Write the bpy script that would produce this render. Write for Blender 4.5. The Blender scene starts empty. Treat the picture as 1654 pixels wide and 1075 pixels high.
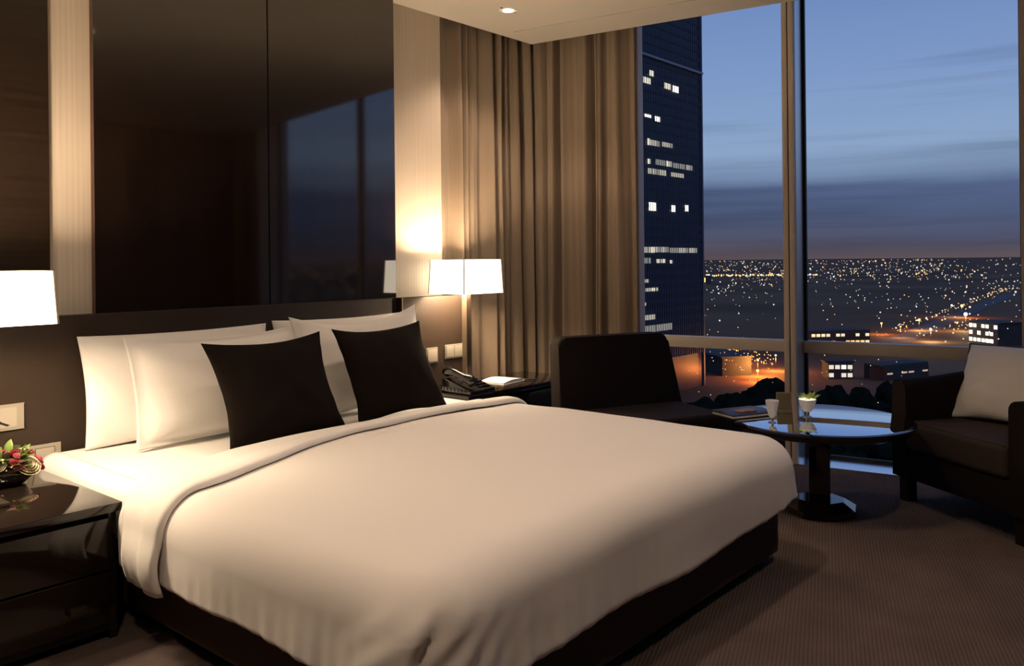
import bpy, bmesh, math, random
from mathutils import Vector, Matrix, noise

scene = bpy.context.scene
COL = scene.collection
PI = math.pi
random.seed(11)

# ------------------------------------------------------------------ camera
YAW, ROLL, FPX, SHY = .7104, -.0104, 1345.3, -115.6
F = Vector((math.cos(YAW), math.sin(YAW), 0))
r0 = Vector((math.sin(YAW), -math.cos(YAW), 0)); u0 = Vector((0, 0, 1))
cr, sr = math.cos(ROLL), math.sin(ROLL)
rv = cr * r0 + sr * u0; uv = -sr * r0 + cr * u0
cam_d = bpy.data.cameras.new('camera'); cam = bpy.data.objects.new('camera', cam_d); COL.objects.link(cam)
cam_d.sensor_fit = 'HORIZONTAL'; cam_d.sensor_width = 36; cam_d.lens = FPX / 1654 * 36
cam_d.shift_y = SHY / 1654; cam_d.clip_start = .05; cam_d.clip_end = 60000
M = Matrix((rv, uv, -F)).transposed().to_4x4(); M.translation = Vector((0, 0, 1.2))
cam.matrix_world = M
scene.camera = cam

scene.view_settings.view_transform = 'Standard'; scene.view_settings.look = 'None'
scene.view_settings.gamma = 1; scene.view_settings.use_curve_mapping = False
scene.view_settings.exposure = 0.0

def lin(r, g, b):
    f = lambda c: (c / 12.92 if c <= .04045 else ((c + .055) / 1.055) ** 2.4)
    return tuple(f(c / 255) for c in (r, g, b))

WARM = (1.0, .75, .50)
DOWN = (1.0, .73, .53)
# ------------------------------------------------------------------ world: dusk sky
W = bpy.data.worlds.new('dusk_sky'); scene.world = W; W.use_nodes = True
nt = W.node_tree; nd = nt.nodes; lk = nt.links; nd.clear()
def N(t, **k):
    n = nd.new(t)
    for a, v in k.items(): setattr(n, a, v)
    return n
tc = N('ShaderNodeTexCoord'); sep = N('ShaderNodeSeparateXYZ'); lk.new(tc.outputs['Generated'], sep.inputs[0])
mp = N('ShaderNodeMapping'); mp.inputs['Scale'].default_value = (2.2, 2.2, 26); lk.new(tc.outputs['Generated'], mp.inputs[0])
nz = N('ShaderNodeTexNoise'); nz.inputs['Scale'].default_value = 1.6; nz.inputs['Detail'].default_value = 4; lk.new(mp.outputs[0], nz.inputs['Vector'])
ma = N('ShaderNodeMath', operation='SUBTRACT'); ma.inputs[1].default_value = .5; lk.new(nz.outputs['Fac'], ma.inputs[0])
mb = N('ShaderNodeMath', operation='MULTIPLY_ADD'); mb.inputs[1].default_value = .022; lk.new(ma.outputs[0], mb.inputs[0]); lk.new(sep.outputs['Z'], mb.inputs[2])
rp = N('ShaderNodeValToRGB'); lk.new(mb.outputs[0], rp.inputs[0])
stops = [(0.0, (92, 80, 84)), (.018, (78, 77, 96)), (.045, (75, 86, 116)), (.080, (80, 95, 130)), (.094, (112, 132, 164)),
         (.125, (134, 158, 192)), (.20, (121, 147, 191)), (.30, (104, 131, 181)), (.6, (74, 104, 168)), (1.0, (52, 80, 146))]
cr_ = rp.color_ramp
while len(cr_.elements) < len(stops): cr_.elements.new(.5)
for e, (p, c) in zip(cr_.elements, stops): e.position = p; e.color = lin(*c) + (1,)
# thin cloud streaks in a finer pattern
mp2 = N('ShaderNodeMapping'); mp2.inputs['Scale'].default_value = (1.5, 1.5, 40); mp2.inputs['Location'].default_value = (3, 1, 0); lk.new(tc.outputs['Generated'], mp2.inputs[0])
nz2 = N('ShaderNodeTexNoise'); nz2.inputs['Scale'].default_value = 1.3; nz2.inputs['Detail'].default_value = 5; lk.new(mp2.outputs[0], nz2.inputs['Vector'])
r2 = N('ShaderNodeMapRange'); r2.inputs['From Min'].default_value = .5; r2.inputs['From Max'].default_value = .72; r2.inputs['To Min'].default_value = 1.0; r2.inputs['To Max'].default_value = .72
lk.new(nz2.outputs['Fac'], r2.inputs['Value'])
mx = N('ShaderNodeMix', data_type='RGBA', blend_type='MULTIPLY'); mx.inputs[0].default_value = 1
lk.new(rp.outputs[0], mx.inputs[6]); lk.new(r2.outputs[0], mx.inputs[7])
bg = N('ShaderNodeBackground'); bg.inputs['Strength'].default_value = 1.12; lk.new(mx.outputs[2], bg.inputs[0])
wo = N('ShaderNodeOutputWorld'); lk.new(bg.outputs[0], wo.inputs[0])

# ------------------------------------------------------------------ materials
def new_mat(name):
    m = bpy.data.materials.new(name); m.use_nodes = True
    return m, m.node_tree.nodes, m.node_tree.links, m.node_tree.nodes['Principled BSDF']
def simple(name, col, rough=.5, metal=0, spec=.5, coat=0, noise_amt=0.0, nscale=8, stretch=(1, 1, 1), bump=0, bscale=60, ior=None, sheen=0, sub=None):
    m, n, l, b = new_mat(name)
    b.inputs['Base Color'].default_value = (*col, 1); b.inputs['Roughness'].default_value = rough
    b.inputs['Metallic'].default_value = metal; b.inputs['Specular IOR Level'].default_value = spec
    b.inputs['Coat Weight'].default_value = coat; b.inputs['Coat Roughness'].default_value = .04
    b.inputs['Sheen Weight'].default_value = sheen
    if ior: b.inputs['IOR'].default_value = ior
    t = n.new('ShaderNodeTexCoord'); mpg = n.new('ShaderNodeMapping'); mpg.inputs['Scale'].default_value = stretch
    l.new(t.outputs['Object'], mpg.inputs[0])
    if noise_amt:
        z = n.new('ShaderNodeTexNoise'); z.inputs['Scale'].default_value = nscale; z.inputs['Detail'].default_value = 5
        l.new(mpg.outputs[0], z.inputs['Vector'])
        r = n.new('ShaderNodeMapRange'); r.inputs['From Min'].default_value = .3; r.inputs['From Max'].default_value = .7
        r.inputs['To Min'].default_value = 1 - noise_amt; r.inputs['To Max'].default_value = 1 + noise_amt
        l.new(z.outputs['Fac'], r.inputs['Value'])
        x = n.new('ShaderNodeMix'); x.data_type = 'RGBA'; x.blend_type = 'MULTIPLY'; x.inputs[0].default_value = 1
        x.inputs[6].default_value = (*col, 1); l.new(r.outputs[0], x.inputs[7]); l.new(x.outputs[2], b.inputs['Base Color'])
    if bump:
        z2 = n.new('ShaderNodeTexNoise'); z2.inputs['Scale'].default_value = bscale; z2.inputs['Detail'].default_value = 4
        l.new(mpg.outputs[0], z2.inputs['Vector'])
        bp = n.new('ShaderNodeBump'); bp.inputs['Strength'].default_value = bump; bp.inputs['Distance'].default_value = .004
        l.new(z2.outputs['Fac'], bp.inputs['Height']); l.new(bp.outputs[0], b.inputs['Normal'])
    return m
def emit(name, col, strength, sample=True):
    m, n, l, b = new_mat(name)
    b.inputs['Base Color'].default_value = (*col, 1); b.inputs['Emission Color'].default_value = (*col, 1)
    b.inputs['Emission Strength'].default_value = strength; b.inputs['Roughness'].default_value = .8
    if not sample: m.cycles.emission_sampling = 'NONE'
    return m
def stripes(m, axis_angle, period, amt, bumpd, noise_break=.0):
    """fine woven ribs: colour and relief bands across a surface"""
    n, l = m.node_tree.nodes, m.node_tree.links; b = n['Principled BSDF']
    t = n.new('ShaderNodeTexCoord'); mpg = n.new('ShaderNodeMapping'); mpg.inputs['Rotation'].default_value = (0, 0, axis_angle)
    l.new(t.outputs['Object'], mpg.inputs[0])
    w = n.new('ShaderNodeTexWave'); w.wave_type = 'BANDS'; w.bands_direction = 'X'; w.inputs['Scale'].default_value = 2 * PI / period / 20
    w.inputs['Distortion'].default_value = noise_break; w.inputs['Detail'].default_value = 1; w.inputs['Detail Scale'].default_value = 4
    l.new(mpg.outputs[0], w.inputs['Vector'])
    r = n.new('ShaderNodeMapRange'); r.inputs['To Min'].default_value = 1 - amt; r.inputs['To Max'].default_value = 1 + amt
    l.new(w.outputs['Fac'], r.inputs['Value'])
    x = n.new('ShaderNodeMix'); x.data_type = 'RGBA'; x.blend_type = 'MULTIPLY'; x.inputs[0].default_value = 1
    src = b.inputs['Base Color'].links
    if src: l.new(src[0].from_socket, x.inputs[6])
    else: x.inputs[6].default_value = b.inputs['Base Color'].default_value
    l.new(r.outputs[0], x.inputs[7]); l.new(x.outputs[2], b.inputs['Base Color'])
    if bumpd:
        bp = n.new('ShaderNodeBump'); bp.inputs['Strength'].default_value = .8; bp.inputs['Distance'].default_value = bumpd
        l.new(w.outputs['Fac'], bp.inputs['Height']); l.new(bp.outputs[0], b.inputs['Normal'])

MT = {}
MT['carpet'] = simple('carpet', (.105, .080, .070), .95, spec=.1, noise_amt=.12, nscale=5); stripes(MT['carpet'], -.35 + PI / 2, .0125, .20, .002, .6)
MT['paint'] = simple('warm_paint', (.62, .56, .48), .8, noise_amt=.03, nscale=3)
MT['wall_dark'] = simple('brown_wall_covering', (.10, .065, .045), .6, noise_amt=.1, nscale=2, stretch=(20, 20, 1))
MT['ceiling'] = simple('ceiling_paint', (.54, .495, .43), .85, noise_amt=.02, nscale=2)
MT['wall_fabric'] = simple('striped_wall_fabric', (.56, .48, .39), .75, noise_amt=.05, nscale=3, stretch=(60, 60, .5)); stripes(MT['wall_fabric'], 0, .022, .035, .0003, .2)
MT['lacquer'] = simple('brown_lacquer_panel', (.013, .0075, .005), .05, spec=.5, ior=2.0, noise_amt=.25, nscale=2, stretch=(14, 1, .5))
MT['lacquer_matt'] = simple('dark_wood_panel', (.018, .011, .007), .28, spec=.5, noise_amt=.35, nscale=2, stretch=(.6, .6, 34))
MT['edge'] = simple('panel_edge_wood', (.085, .028, .014), .35)
MT['headboard'] = simple('headboard_leather', (.030, .0195, .0135), .55, spec=.25, bump=.15, bscale=260)
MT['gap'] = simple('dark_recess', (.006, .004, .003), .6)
MT['gloss_black'] = simple('gloss_dark_veneer', (.012, .008, .006), .06, spec=.6, noise_amt=.2, nscale=2, stretch=(1, 12, 1))
MT['black_wood'] = simple('black_stained_wood', (.010, .007, .006), .25)
MT['base_fabric'] = simple('brown_base_upholstery', (.062, .040, .026), .7, spec=.2, bump=.2, bscale=400)
MT['linen'] = simple('white_cotton', (.80, .775, .745), .85, spec=.15, bump=.06, bscale=30, sheen=.1)
MT['linen2'] = simple('white_percale', (.82, .80, .77), .8, spec=.15, bump=.05, bscale=40, sheen=.1)
MT['dark_cotton'] = simple('dark_brown_cushion_cloth', (.0085, .0055, .0043), .9, spec=.1, bump=.2, bscale=500)
MT['curtain'] = simple('taupe_curtain', (.235, .180, .133), .85, spec=.1, noise_amt=.05, nscale=6, stretch=(30, 30, .4), sheen=.1)
MT['frame'] = simple('bronze_aluminium_frame', (.62, .54, .46), .45, metal=.0, spec=.5)
MT['frame_pale'] = simple('pale_aluminium_frame', (.74, .74, .76), .32, metal=1)
MT['gasket'] = simple('black_gasket', (.006, .006, .006), .6)
MT['sill'] = simple('pale_stone_sill', (.86, .88, .92), .22, metal=1)
MT['plate'] = simple('ivory_plate', (.34, .31, .25), .35)
MT['plate2'] = simple('ivory_button', (.42, .385, .32), .3)
MT['plate_edge'] = simple('plate_shadow_gap', (.10, .085, .065), .5)
MT['chair'] = simple('dark_brown_chair_cloth', (.0095, .006, .005), .8, spec=.15, bump=.2, bscale=400)
MT['seatcloth'] = simple('brown_seat_cloth', (.038, .027, .022), .8, spec=.2, bump=.2, bscale=400)
MT['mirror_top'] = simple('polished_table_top', (.82, .86, .92), .015, metal=1)
MT['piping'] = simple('black_piping', (.012, .009, .008), .6)
MT['phone'] = simple('black_phone_plastic', (.008, .008, .009), .12, spec=.6)
MT['paper'] = simple('white_paper', (.85, .83, .78), .7)
MT['chrome'] = simple('brushed_chrome', (.55, .52, .48), .25, metal=1)
MT['bronze'] = simple('dark_bronze_pole', (.060, .045, .034), .35, metal=.6)
MT['edge_highlight'] = simple('painted_edge_highlight', (.45, .36, .26), .35, metal=.4)  # pale colour that paints highlights on the lamp poles and headboard edge
MT['shade'] = emit('glowing_lamp_shade', (1.0, .88, .68), 3.4)
MT['shade_seam'] = simple('shade_seam', (.62, .52, .32), .7)
MT['bulb'] = emit('warm_bulb', (1.0, .86, .62), 9)
MT['white_metal'] = simple('white_enamel', (.8, .78, .72), .4)
MT['cream'] = simple('cream_petal', (.72, .62, .42), .6, noise_amt=.06, nscale=30)
MT['red'] = simple('red_petal', (.14, .006, .012), .55, noise_amt=.2, nscale=40)
MT['pink'] = simple('pink_petal', (.34, .05, .075), .55, noise_amt=.2, nscale=40)
MT['leaf'] = simple('green_leaf', (.16, .24, .055), .5, noise_amt=.25, nscale=30)
MT['leaf_dark'] = simple('dark_leaf', (.035, .05, .015), .45, noise_amt=.25, nscale=30)
MT['frost'] = simple('frosted_white_glass', (.72, .72, .75), .35, spec=.5)
MT['wax'] = emit('lit_candle_cup', (1.0, .86, .55), .9)
MT['olive'] = simple('olive_card_stand', (.16, .135, .075), .55)
MT['folder'] = simple('dark_leather_folder', (.02, .02, .026), .3)
MT['folder_page'] = simple('brown_cover_picture', (.22, .12, .08), .5, noise_amt=.3, nscale=20)
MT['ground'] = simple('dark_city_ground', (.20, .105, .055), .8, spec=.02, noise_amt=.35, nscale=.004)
MT['road'] = simple('asphalt', (.16, .13, .11), .9, spec=.1)
MT['tower'] = simple('dark_blue_glass_facade', (.030, .038, .060), .35, spec=.35)
MT['tower_band'] = simple('dark_spandrel', (.050, .062, .095), .5, spec=.3)
MT['tower_fin'] = simple('facade_fin', (.075, .09, .13), .5)
MT['ledge'] = simple('pale_ledge', (.30, .33, .42), .5)
MT['concrete'] = simple('dark_concrete', (.06, .05, .045), .9, noise_amt=.2, nscale=.2)
MT['tree'] = simple('night_tree_foliage', (.018, .020, .012), .95, spec=.0)
for i, (c, s) in enumerate([((1, .90, .62), .16), ((1, .88, .60), .36), ((1, .90, .66), .75), ((1, .95, .78), 1.5)]):
    MT['lit%d' % i] = emit('lit_window_glass_%d' % i, c, s, False)
MT['cl_orange'] = emit('sodium_lamp', (1, .50, .14), 1.6, False)
MT['cl_warm'] = emit('warm_street_lamp', (1, .74, .42), 1.1, False)
MT['cl_white'] = emit('white_street_lamp', (.95, .93, .85), 1.0, False)
MT['cl_dim'] = emit('dim_street_lamp', (1, .62, .38), .5, False)
MT['cl_hot'] = emit('bright_floodlight', (1, .92, .70), 5, False)
MT['cl_hot_orange'] = emit('bright_sodium_floodlight', (1, .55, .12), 4, False)
# window glass: clear pane with a Fresnel reflection
def glass():
    m = bpy.data.materials.new('window_glass'); m.use_nodes = True; n, l = m.node_tree.nodes, m.node_tree.links; n.clear()
    o = n.new('ShaderNodeOutputMaterial'); mxs = n.new('ShaderNodeMixShader'); t = n.new('ShaderNodeBsdfTransparent'); g = n.new('ShaderNodeBsdfGlossy')
    t.inputs[0].default_value = (.985, .99, .99, 1); g.inputs['Roughness'].default_value = 0.0
    lw = n.new('ShaderNodeLayerWeight'); pw = n.new('ShaderNodeMath'); pw.operation = 'POWER'; pw.inputs[1].default_value = 5; l.new(lw.outputs['Facing'], pw.inputs[0])
    fr = n.new('ShaderNodeMath'); fr.operation = 'MULTIPLY'; fr.inputs[1].default_value = .5; l.new(pw.outputs[0], fr.inputs[0])
    l.new(fr.outputs[0], mxs.inputs[0]); l.new(t.outputs[0], mxs.inputs[1]); l.new(g.outputs[0], mxs.inputs[2]); l.new(mxs.outputs[0], o.inputs[0])
    return m
MT['glass'] = glass()

# ------------------------------------------------------------------ helpers
def link(o, parent=None):
    COL.objects.link(o)
    if parent: o.parent = parent
    return o
def tag(o, label=None, cat=None, group=None, kind=None):
    if label: o['label'] = label
    if cat: o['category'] = cat
    if group: o['group'] = group
    if kind: o['kind'] = kind
    return o
def empty(name, loc=(0, 0, 0), rz=0):
    o = bpy.data.objects.new(name, None); o.empty_display_size = .1
    o.location = loc; o.rotation_euler = (0, 0, rz); return link(o)
def finish(name, bm, mat, parent=None, smooth=False, angle=None):
    bmesh.ops.recalc_face_normals(bm, faces=bm.faces)
    me = bpy.data.meshes.new(name); bm.to_mesh(me); bm.free()
    me.materials.append(MT[mat] if isinstance(mat, str) else mat)
    if smooth: me.shade_smooth()
    if angle is not None:
        me.shade_smooth(); me.set_sharp_from_angle(angle=angle)
    return link(bpy.data.objects.new(name, me), parent)
def pydata(name, v, f, mat, parent=None, smooth=False, fix=True):
    bm = bmesh.new(); vs = [bm.verts.new(p) for p in v]
    for q in f:
        try: bm.faces.new([vs[i] for i in q])
        except ValueError: pass
    me = bpy.data.meshes.new(name)
    if fix: bmesh.ops.recalc_face_normals(bm, faces=bm.faces)
    bm.to_mesh(me); bm.free(); me.materials.append(MT[mat] if isinstance(mat, str) else mat)
    if smooth: me.shade_smooth()
    return link(bpy.data.objects.new(name, me), parent)
def bbox(bm, x0, x1, y0, y1, z0, z1, bev=0, seg=2):
    vs = [bm.verts.new(p) for p in ((x0, y0, z0), (x1, y0, z0), (x1, y1, z0), (x0, y1, z0), (x0, y0, z1), (x1, y0, z1), (x1, y1, z1), (x0, y1, z1))]
    fs = [bm.faces.new([vs[i] for i in q]) for q in ((3, 2, 1, 0), (4, 5, 6, 7), (0, 1, 5, 4), (1, 2, 6, 5), (2, 3, 7, 6), (3, 0, 4, 7))]
    if bev:
        es = list({e for f in fs for e in f.edges})
        bmesh.ops.bevel(bm, geom=es, offset=bev, segments=seg, profile=.6, affect='EDGES')
def box(name, x0, x1, y0, y1, z0, z1, mat, parent=None, bev=0, seg=2):
    bm = bmesh.new(); bbox(bm, min(x0, x1), max(x0, x1), min(y0, y1), max(y0, y1), z0, z1, bev, seg)
    return finish(name, bm, mat, parent, angle=.6 if bev else None)
def lathe(name, prof, mat, parent=None, seg=32, loc=(0, 0, 0), smooth=True, rot=0):
    v, f = [], []
    for r, z in prof:
        for k in range(seg):
            a = 2 * PI * k / seg + rot; v.append((loc[0] + r * math.cos(a), loc[1] + r * math.sin(a), loc[2] + z))
    for i in range(len(prof) - 1):
        for k in range(seg):
            k2 = (k + 1) % seg; f.append((i * seg + k, i * seg + k2, (i + 1) * seg + k2, (i + 1) * seg + k))
    f.append(tuple(range(seg))[::-1]); f.append(tuple(range((len(prof) - 1) * seg, len(prof) * seg)))
    o = pydata(name, v, f, mat, parent)
    if smooth: o.data.shade_smooth(); o.data.set_sharp_from_angle(angle=.7)
    return o
def tube(name, pts, rad, mat, parent=None, seg=8, closed=False):
    pts = [Vector(p) for p in pts]; v, f = [], []
    n = len(pts)
    for i, p in enumerate(pts):
        a = pts[(i - 1) % n] if (closed or i > 0) else p; b = pts[(i + 1) % n] if (closed or i < n - 1) else p
        t = (b - a).normalized(); up = Vector((0, 0, 1)) if abs(t.z) < .9 else Vector((1, 0, 0))
        s = t.cross(up).normalized(); q = s.cross(t)
        rr = rad[i] if isinstance(rad, (list, tuple)) else rad
        for k in range(seg):
            w = 2 * PI * k / seg; v.append(p + (s * math.cos(w) + q * math.sin(w)) * rr)
    m = n if closed else n - 1
    for i in range(m):
        j = (i + 1) % n
        for k in range(seg):
            k2 = (k + 1) % seg; f.append((i * seg + k, i * seg + k2, j * seg + k2, j * seg + k))
    if not closed: f.append(tuple(range(seg))); f.append(tuple(range((n - 1) * seg, n * seg)))
    return pydata(name, v, f, mat, parent, smooth=True)
def light(name, kind, loc, energy, col, parent=None, rot=None, **k):
    d = bpy.data.lights.new(name, kind); d.energy = energy; d.color = col
    for a, v in k.items(): setattr(d, a, v)
    o = bpy.data.objects.new(name, d); o.location = loc
    if rot: o.rotation_euler = rot
    return link(o, parent)
def sstep(a, b, x):
    t = max(0, min(1, (x - a) / (b - a))); return t * t * (3 - 2 * t)

# ------------------------------------------------------------------ the room shell
CZ = 2.689                       # ceiling height
YB = 3.62                        # wall behind the bed
WA = .1644                       # the window wall is turned a little
P0 = Vector((4.716, 1.934, 0)); wn = Vector((math.cos(WA), math.sin(WA), 0)); wd = Vector((-math.sin(WA), math.cos(WA), 0))
def wl(off, v): p = P0 + wn * off + wd * v; return (p.x, p.y)
YF, XL = -1.7, -2.0
VC = 1.709; VE = (YF - P0.y) / wd.y

def slab(name, outline, z0, z1, mat, label=None):
    n = len(outline); v = [(x, y, z0) for x, y in outline] + [(x, y, z1) for x, y in outline]
    f = [tuple(range(n)), tuple(range(n, 2 * n))] + [(i, (i + 1) % n, n + (i + 1) % n, n + i) for i in range(n)]
    return tag(pydata(name, v, f, mat), label, kind='structure')
slab('floor', [(XL - .1, YF - .1), wl(0, VE - .1), wl(0, VC + .1), (4.45, 3.9), (XL - .1, 3.9)], -.12, 0, 'carpet', 'brown ribbed carpet floor')
slab('ceiling', [(XL - .1, YF - .1), wl(0, VE - .1), wl(0, VC), (4.437, YB), (3.56, YB), (3.56, 3.9), (XL - .1, 3.9)], CZ, CZ + .3, 'ceiling', 'cream painted ceiling')
slab('trim_2', [wl(-.34, VE), wl(-.325, VE), wl(-.325, VC - .06), wl(-.34, VC - .06)], CZ - .006, CZ + .01, 'ceiling', 'thin raised line running along the ceiling')
slab('trim_3', [wl(0, VE - .1), wl(.5, VE - .1), wl(.5, VC + .35), wl(0, VC + .35)], CZ + .26, CZ + .34, 'paint', 'recess top above the window curtain')
slab('trim_4', [(3.56, YB), (4.6, YB), (4.75, 3.95), (3.56, 3.95)], CZ + .26, CZ + .34, 'paint', 'recess top above the alcove curtain')
wb = box('wall_back', XL - .1, 3.557, YB, YB + .2, 0, CZ, 'wall_fabric'); tag(wb, 'beige fabric lined wall behind the bed', kind='structure')
al = box('wall_alcove', 3.5, 4.75, 3.80, 3.95, 0, CZ + .3, 'paint'); tag(al, 'plain wall behind the alcove curtain', kind='structure')
tag(box('wall_left', XL - .12, XL, YF, 3.8, 0, CZ, 'wall_dark'), 'dark panelled wall on the left', kind='structure')
tag(box('wall_front', XL, 5.3, YF - .12, YF, 0, CZ, 'wall_dark'), 'dark panelled wall opposite the bed', kind='structure')

# glazing: local frame x = outward, y = along the wall
def wroot(name): return tag(empty(name, P0, WA), kind='structure')
GL = .24
bays = [(1.05, VC + .3), (.033, 1.05), (-1.155, -.033), (-3.0, -1.185)]
for i, (v0, v1) in enumerate(bays):
    r = wroot('window_%d' % (i + 1))
    tag(r, ['window bay hidden behind the curtain', 'left window bay with low transom beside the curtain', 'right window bay behind the round table', 'window bay behind the armchair'][i])
    box('pane', GL, GL + .012, v0, v1, .69, CZ + .28, 'glass', r)
    box('pane', GL, GL + .012, v0, v1, .03, .66, 'glass', r)
    box('transom', .19, GL + .03, v0, v1, .636, .706, 'frame', r, .004)
    box('gasket', GL - .012, GL + .02, v0, v0 + .008, .03, CZ + .28, 'gasket', r)
    box('gasket', GL - .012, GL + .02, v1 - .016, v1, .03, CZ + .28, 'gasket', r)
    box('bottom_rail', GL - .01, GL + .02, v0, v1, .0, .03, 'gasket', r)
for i, v in enumerate((0,)):
    r = wroot('trim_%d' % (5 + i)); tag(r, 'bronze window mullion rising beside the round table')
    box('mullion_half', 0, GL + .04, v + .003, v + .033, 0, CZ + .28, 'frame', r, .002)
    box('mullion_half', 0, .05, v - .033, v - .003, 0, CZ + .28, 'frame', r, .002)
    box('mullion_return', .05, GL + .04, v - .033, v - .006, 0, CZ + .28, 'frame_pale', r)
    box('gap_strip', .008, .02, v - .004, v + .004, 0, CZ + .28, 'gasket', r)
r = wroot('trim_6'); tag(r, 'slim glazing joint beside the armchair')
box('joint_post', GL - .02, GL + .05, -1.19, -1.15, 0, CZ + .28, 'frame', r, .003)
r = wroot('trim_7'); tag(r, 'slim window post next to the long curtain')
box('post', .19, GL + .04, 1.01, 1.06, 0, CZ + .28, 'frame', r, .003)
r = wroot('trim_1'); tag(r, 'pale sill strip along the foot of the window')
box('sill_board', 0, GL + .1, -3.0, VC + .1, -.02, .012, 'sill', r)
r = wroot('wall_right'); tag(r, 'plain wall beyond the last window bay')
box('wall_panel', 0, .35, VE - .2, -3.0, 0, CZ + .3, 'paint', r)

# panelling behind the bed, with the headboard
def panel(name, x0, x1, label, mat, z0=1.0):
    e = empty(name, (x0, YB, z0)); tag(e, label, kind='structure')
    box('panel_face', 0, x1 - x0, -.036, -.03, 0, CZ - z0, mat, e)
    box('panel_core', .001, x1 - x0 - .001, -.03, -.0, 0, CZ - z0, 'edge', e)
    return e
panel('panel_1', 1.50, 2.330, 'dark lacquered wall panel above the bed, left half', 'lacquer')
panel('panel_2', 2.338, 3.155, 'glossy dark wall panel above the bed reflecting the window', 'lacquer')
box('panel_joint', 2.325, 2.343, YB - .03, YB - .001, 1.0, CZ, 'gap', None)
tag(bpy.data.objects['panel_joint'], 'dark joint between the two glossy wall panels', kind='structure')
panel('panel_3', -.6, 1.325, 'dark wood grain wall panel beyond the left lamp', 'lacquer_matt')

hb = empty('headboard', (2.2, YB - .003, 0)); tag(hb, 'long dark brown leather headboard running behind bed and nightstands', 'headboard')
HF = -.085
box('headboard_panel', -2.8, .88, HF, 0, .05, 1.0, 'headboard', hb, .006)
box('headboard_panel', .952, 1.52, HF, 0, .05, 1.0, 'headboard', hb, .006)
box('recess', .875, .955, HF + .05, 0, .05, .995, 'gap', hb)
box('highlight_strip', .952, .958, HF - .002, HF + .01, .05, 1.0, 'edge_highlight', hb)  # edge highlight beside the recess, painted as a thin pale strip

# ------------------------------------------------------------------ the city outside
GZ = -44.0
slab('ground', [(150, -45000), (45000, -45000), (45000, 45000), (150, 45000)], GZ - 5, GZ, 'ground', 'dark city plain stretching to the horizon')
# office tower
TY = 143.6; TX0, TX1 = 168.0, 272.0
tw = empty('office_tower', (TX0, TY, GZ)); tag(tw, 'tall dark blue office tower with scattered lit windows left of the sky', 'tower')
TH = 190
box('tower_body', 0, TX1 - TX0, 0, 45, 0, TH, 'tower', tw)
band_bm = bmesh.new(); bbox(band_bm, 0, TX1 - TX0 + .15, -.25, 0, 0, 1.05)
band = finish('floor_band', band_bm, 'tower_band', tw); band.location = (0, 0, 12)
for k in range(1, 54):
    b = band.copy(); COL.objects.link(b); b.location = (0, 0, 12 + k * 3.15)
fb = bmesh.new()
for k in range(69): bbox(fb, k * 1.5 + .4, k * 1.5 + .58, -.5, -.2, 12, TH)
fins = finish('facade_fins', fb, 'tower_fin', tw); fins['kind'] = 'stuff'
box('ledge', 0, TX1 - TX0 + .3, -1.0, 0, 67.6 - GZ, 68.3 - GZ, 'ledge', tw)
box('corner_post', TX1 - TX0 - .6, TX1 - TX0 + .3, -.6, .6, 0, TH, 'tower_fin', tw)
LITW = [(236.6,239.5,62.5,1.8,2),(232.7,237.3,59.7,1.9,2),(246.1,250.4,59.8,1.9,2),(251.6,255.6,59.6,2.1,3),(223.9,226.5,51.0,1.0,2),(230.1,231.7,51.1,1.1,2),(223.9,230.7,48.0,1.8,3),(233.0,237.4,48.2,.9,3),(239.8,243.0,47.9,1.6,3),(223.7,226.0,39.5,1.2,2),(228.6,230.6,40.3,1.1,2),(234.6,236.6,39.8,2.1,2),(236.6,242.8,39.7,1.8,1),(244.2,251.5,39.9,1.5,0),(224.0,226.2,33.2,1.4,2),(234.4,236.7,33.4,1.6,2),(239.9,250.6,33.6,1.8,1),(250.9,259.6,33.4,1.7,0),(260.1,265.1,33.4,1.7,1),(230.4,232.1,30.2,1.4,2),(235.0,246.9,30.3,1.8,1),(249.8,258.8,30.2,1.4,1),(227.1,229.7,27.0,1.8,2),(230.1,231.6,26.9,1.4,1),(223.7,229.3,18.7,2.2,3),(235.5,239.9,18.7,2.7,3),(249.9,252.5,18.6,2.2,3),(259.3,261.7,19.1,2.1,3),(223.8,238.6,4.5,1.9,1),(238.6,247.8,4.6,1.8,1),(248.5,267.7,4.4,1.7,0),(223.4,236.5,1.0,1.8,1),(239.9,245.6,.8,1.3,1),(248.5,250.2,.5,1.1,2),(223.3,235.0,-5.6,1.1,0),(223.2,229.0,-8.9,1.4,1),(232.7,240.8,-8.5,1.1,1),(223.1,233.1,-13.1,1.0,1),(226.3,238.6,-17.5,1.6,1),(228.1,249.5,-21.3,2.2,0)]
rw = random.Random(4)
for x0, x1, z, h, l in LITW:
    n = max(1, round((x1 - x0) / 2.2)); w = (x1 - x0) / n
    for k in range(n):
        lv = l if l in (2, 3) else max(0, min(2, l + rw.choice((-1, 0, 0, 1))))
        box('lit_window', x0 + k * w + .15 - TX0, x0 + (k + 1) * w - .25 - TX0, -.42, -.2, z - h / 2 - GZ, z + h / 2 - GZ, 'lit%d' % lv, tw)
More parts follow.
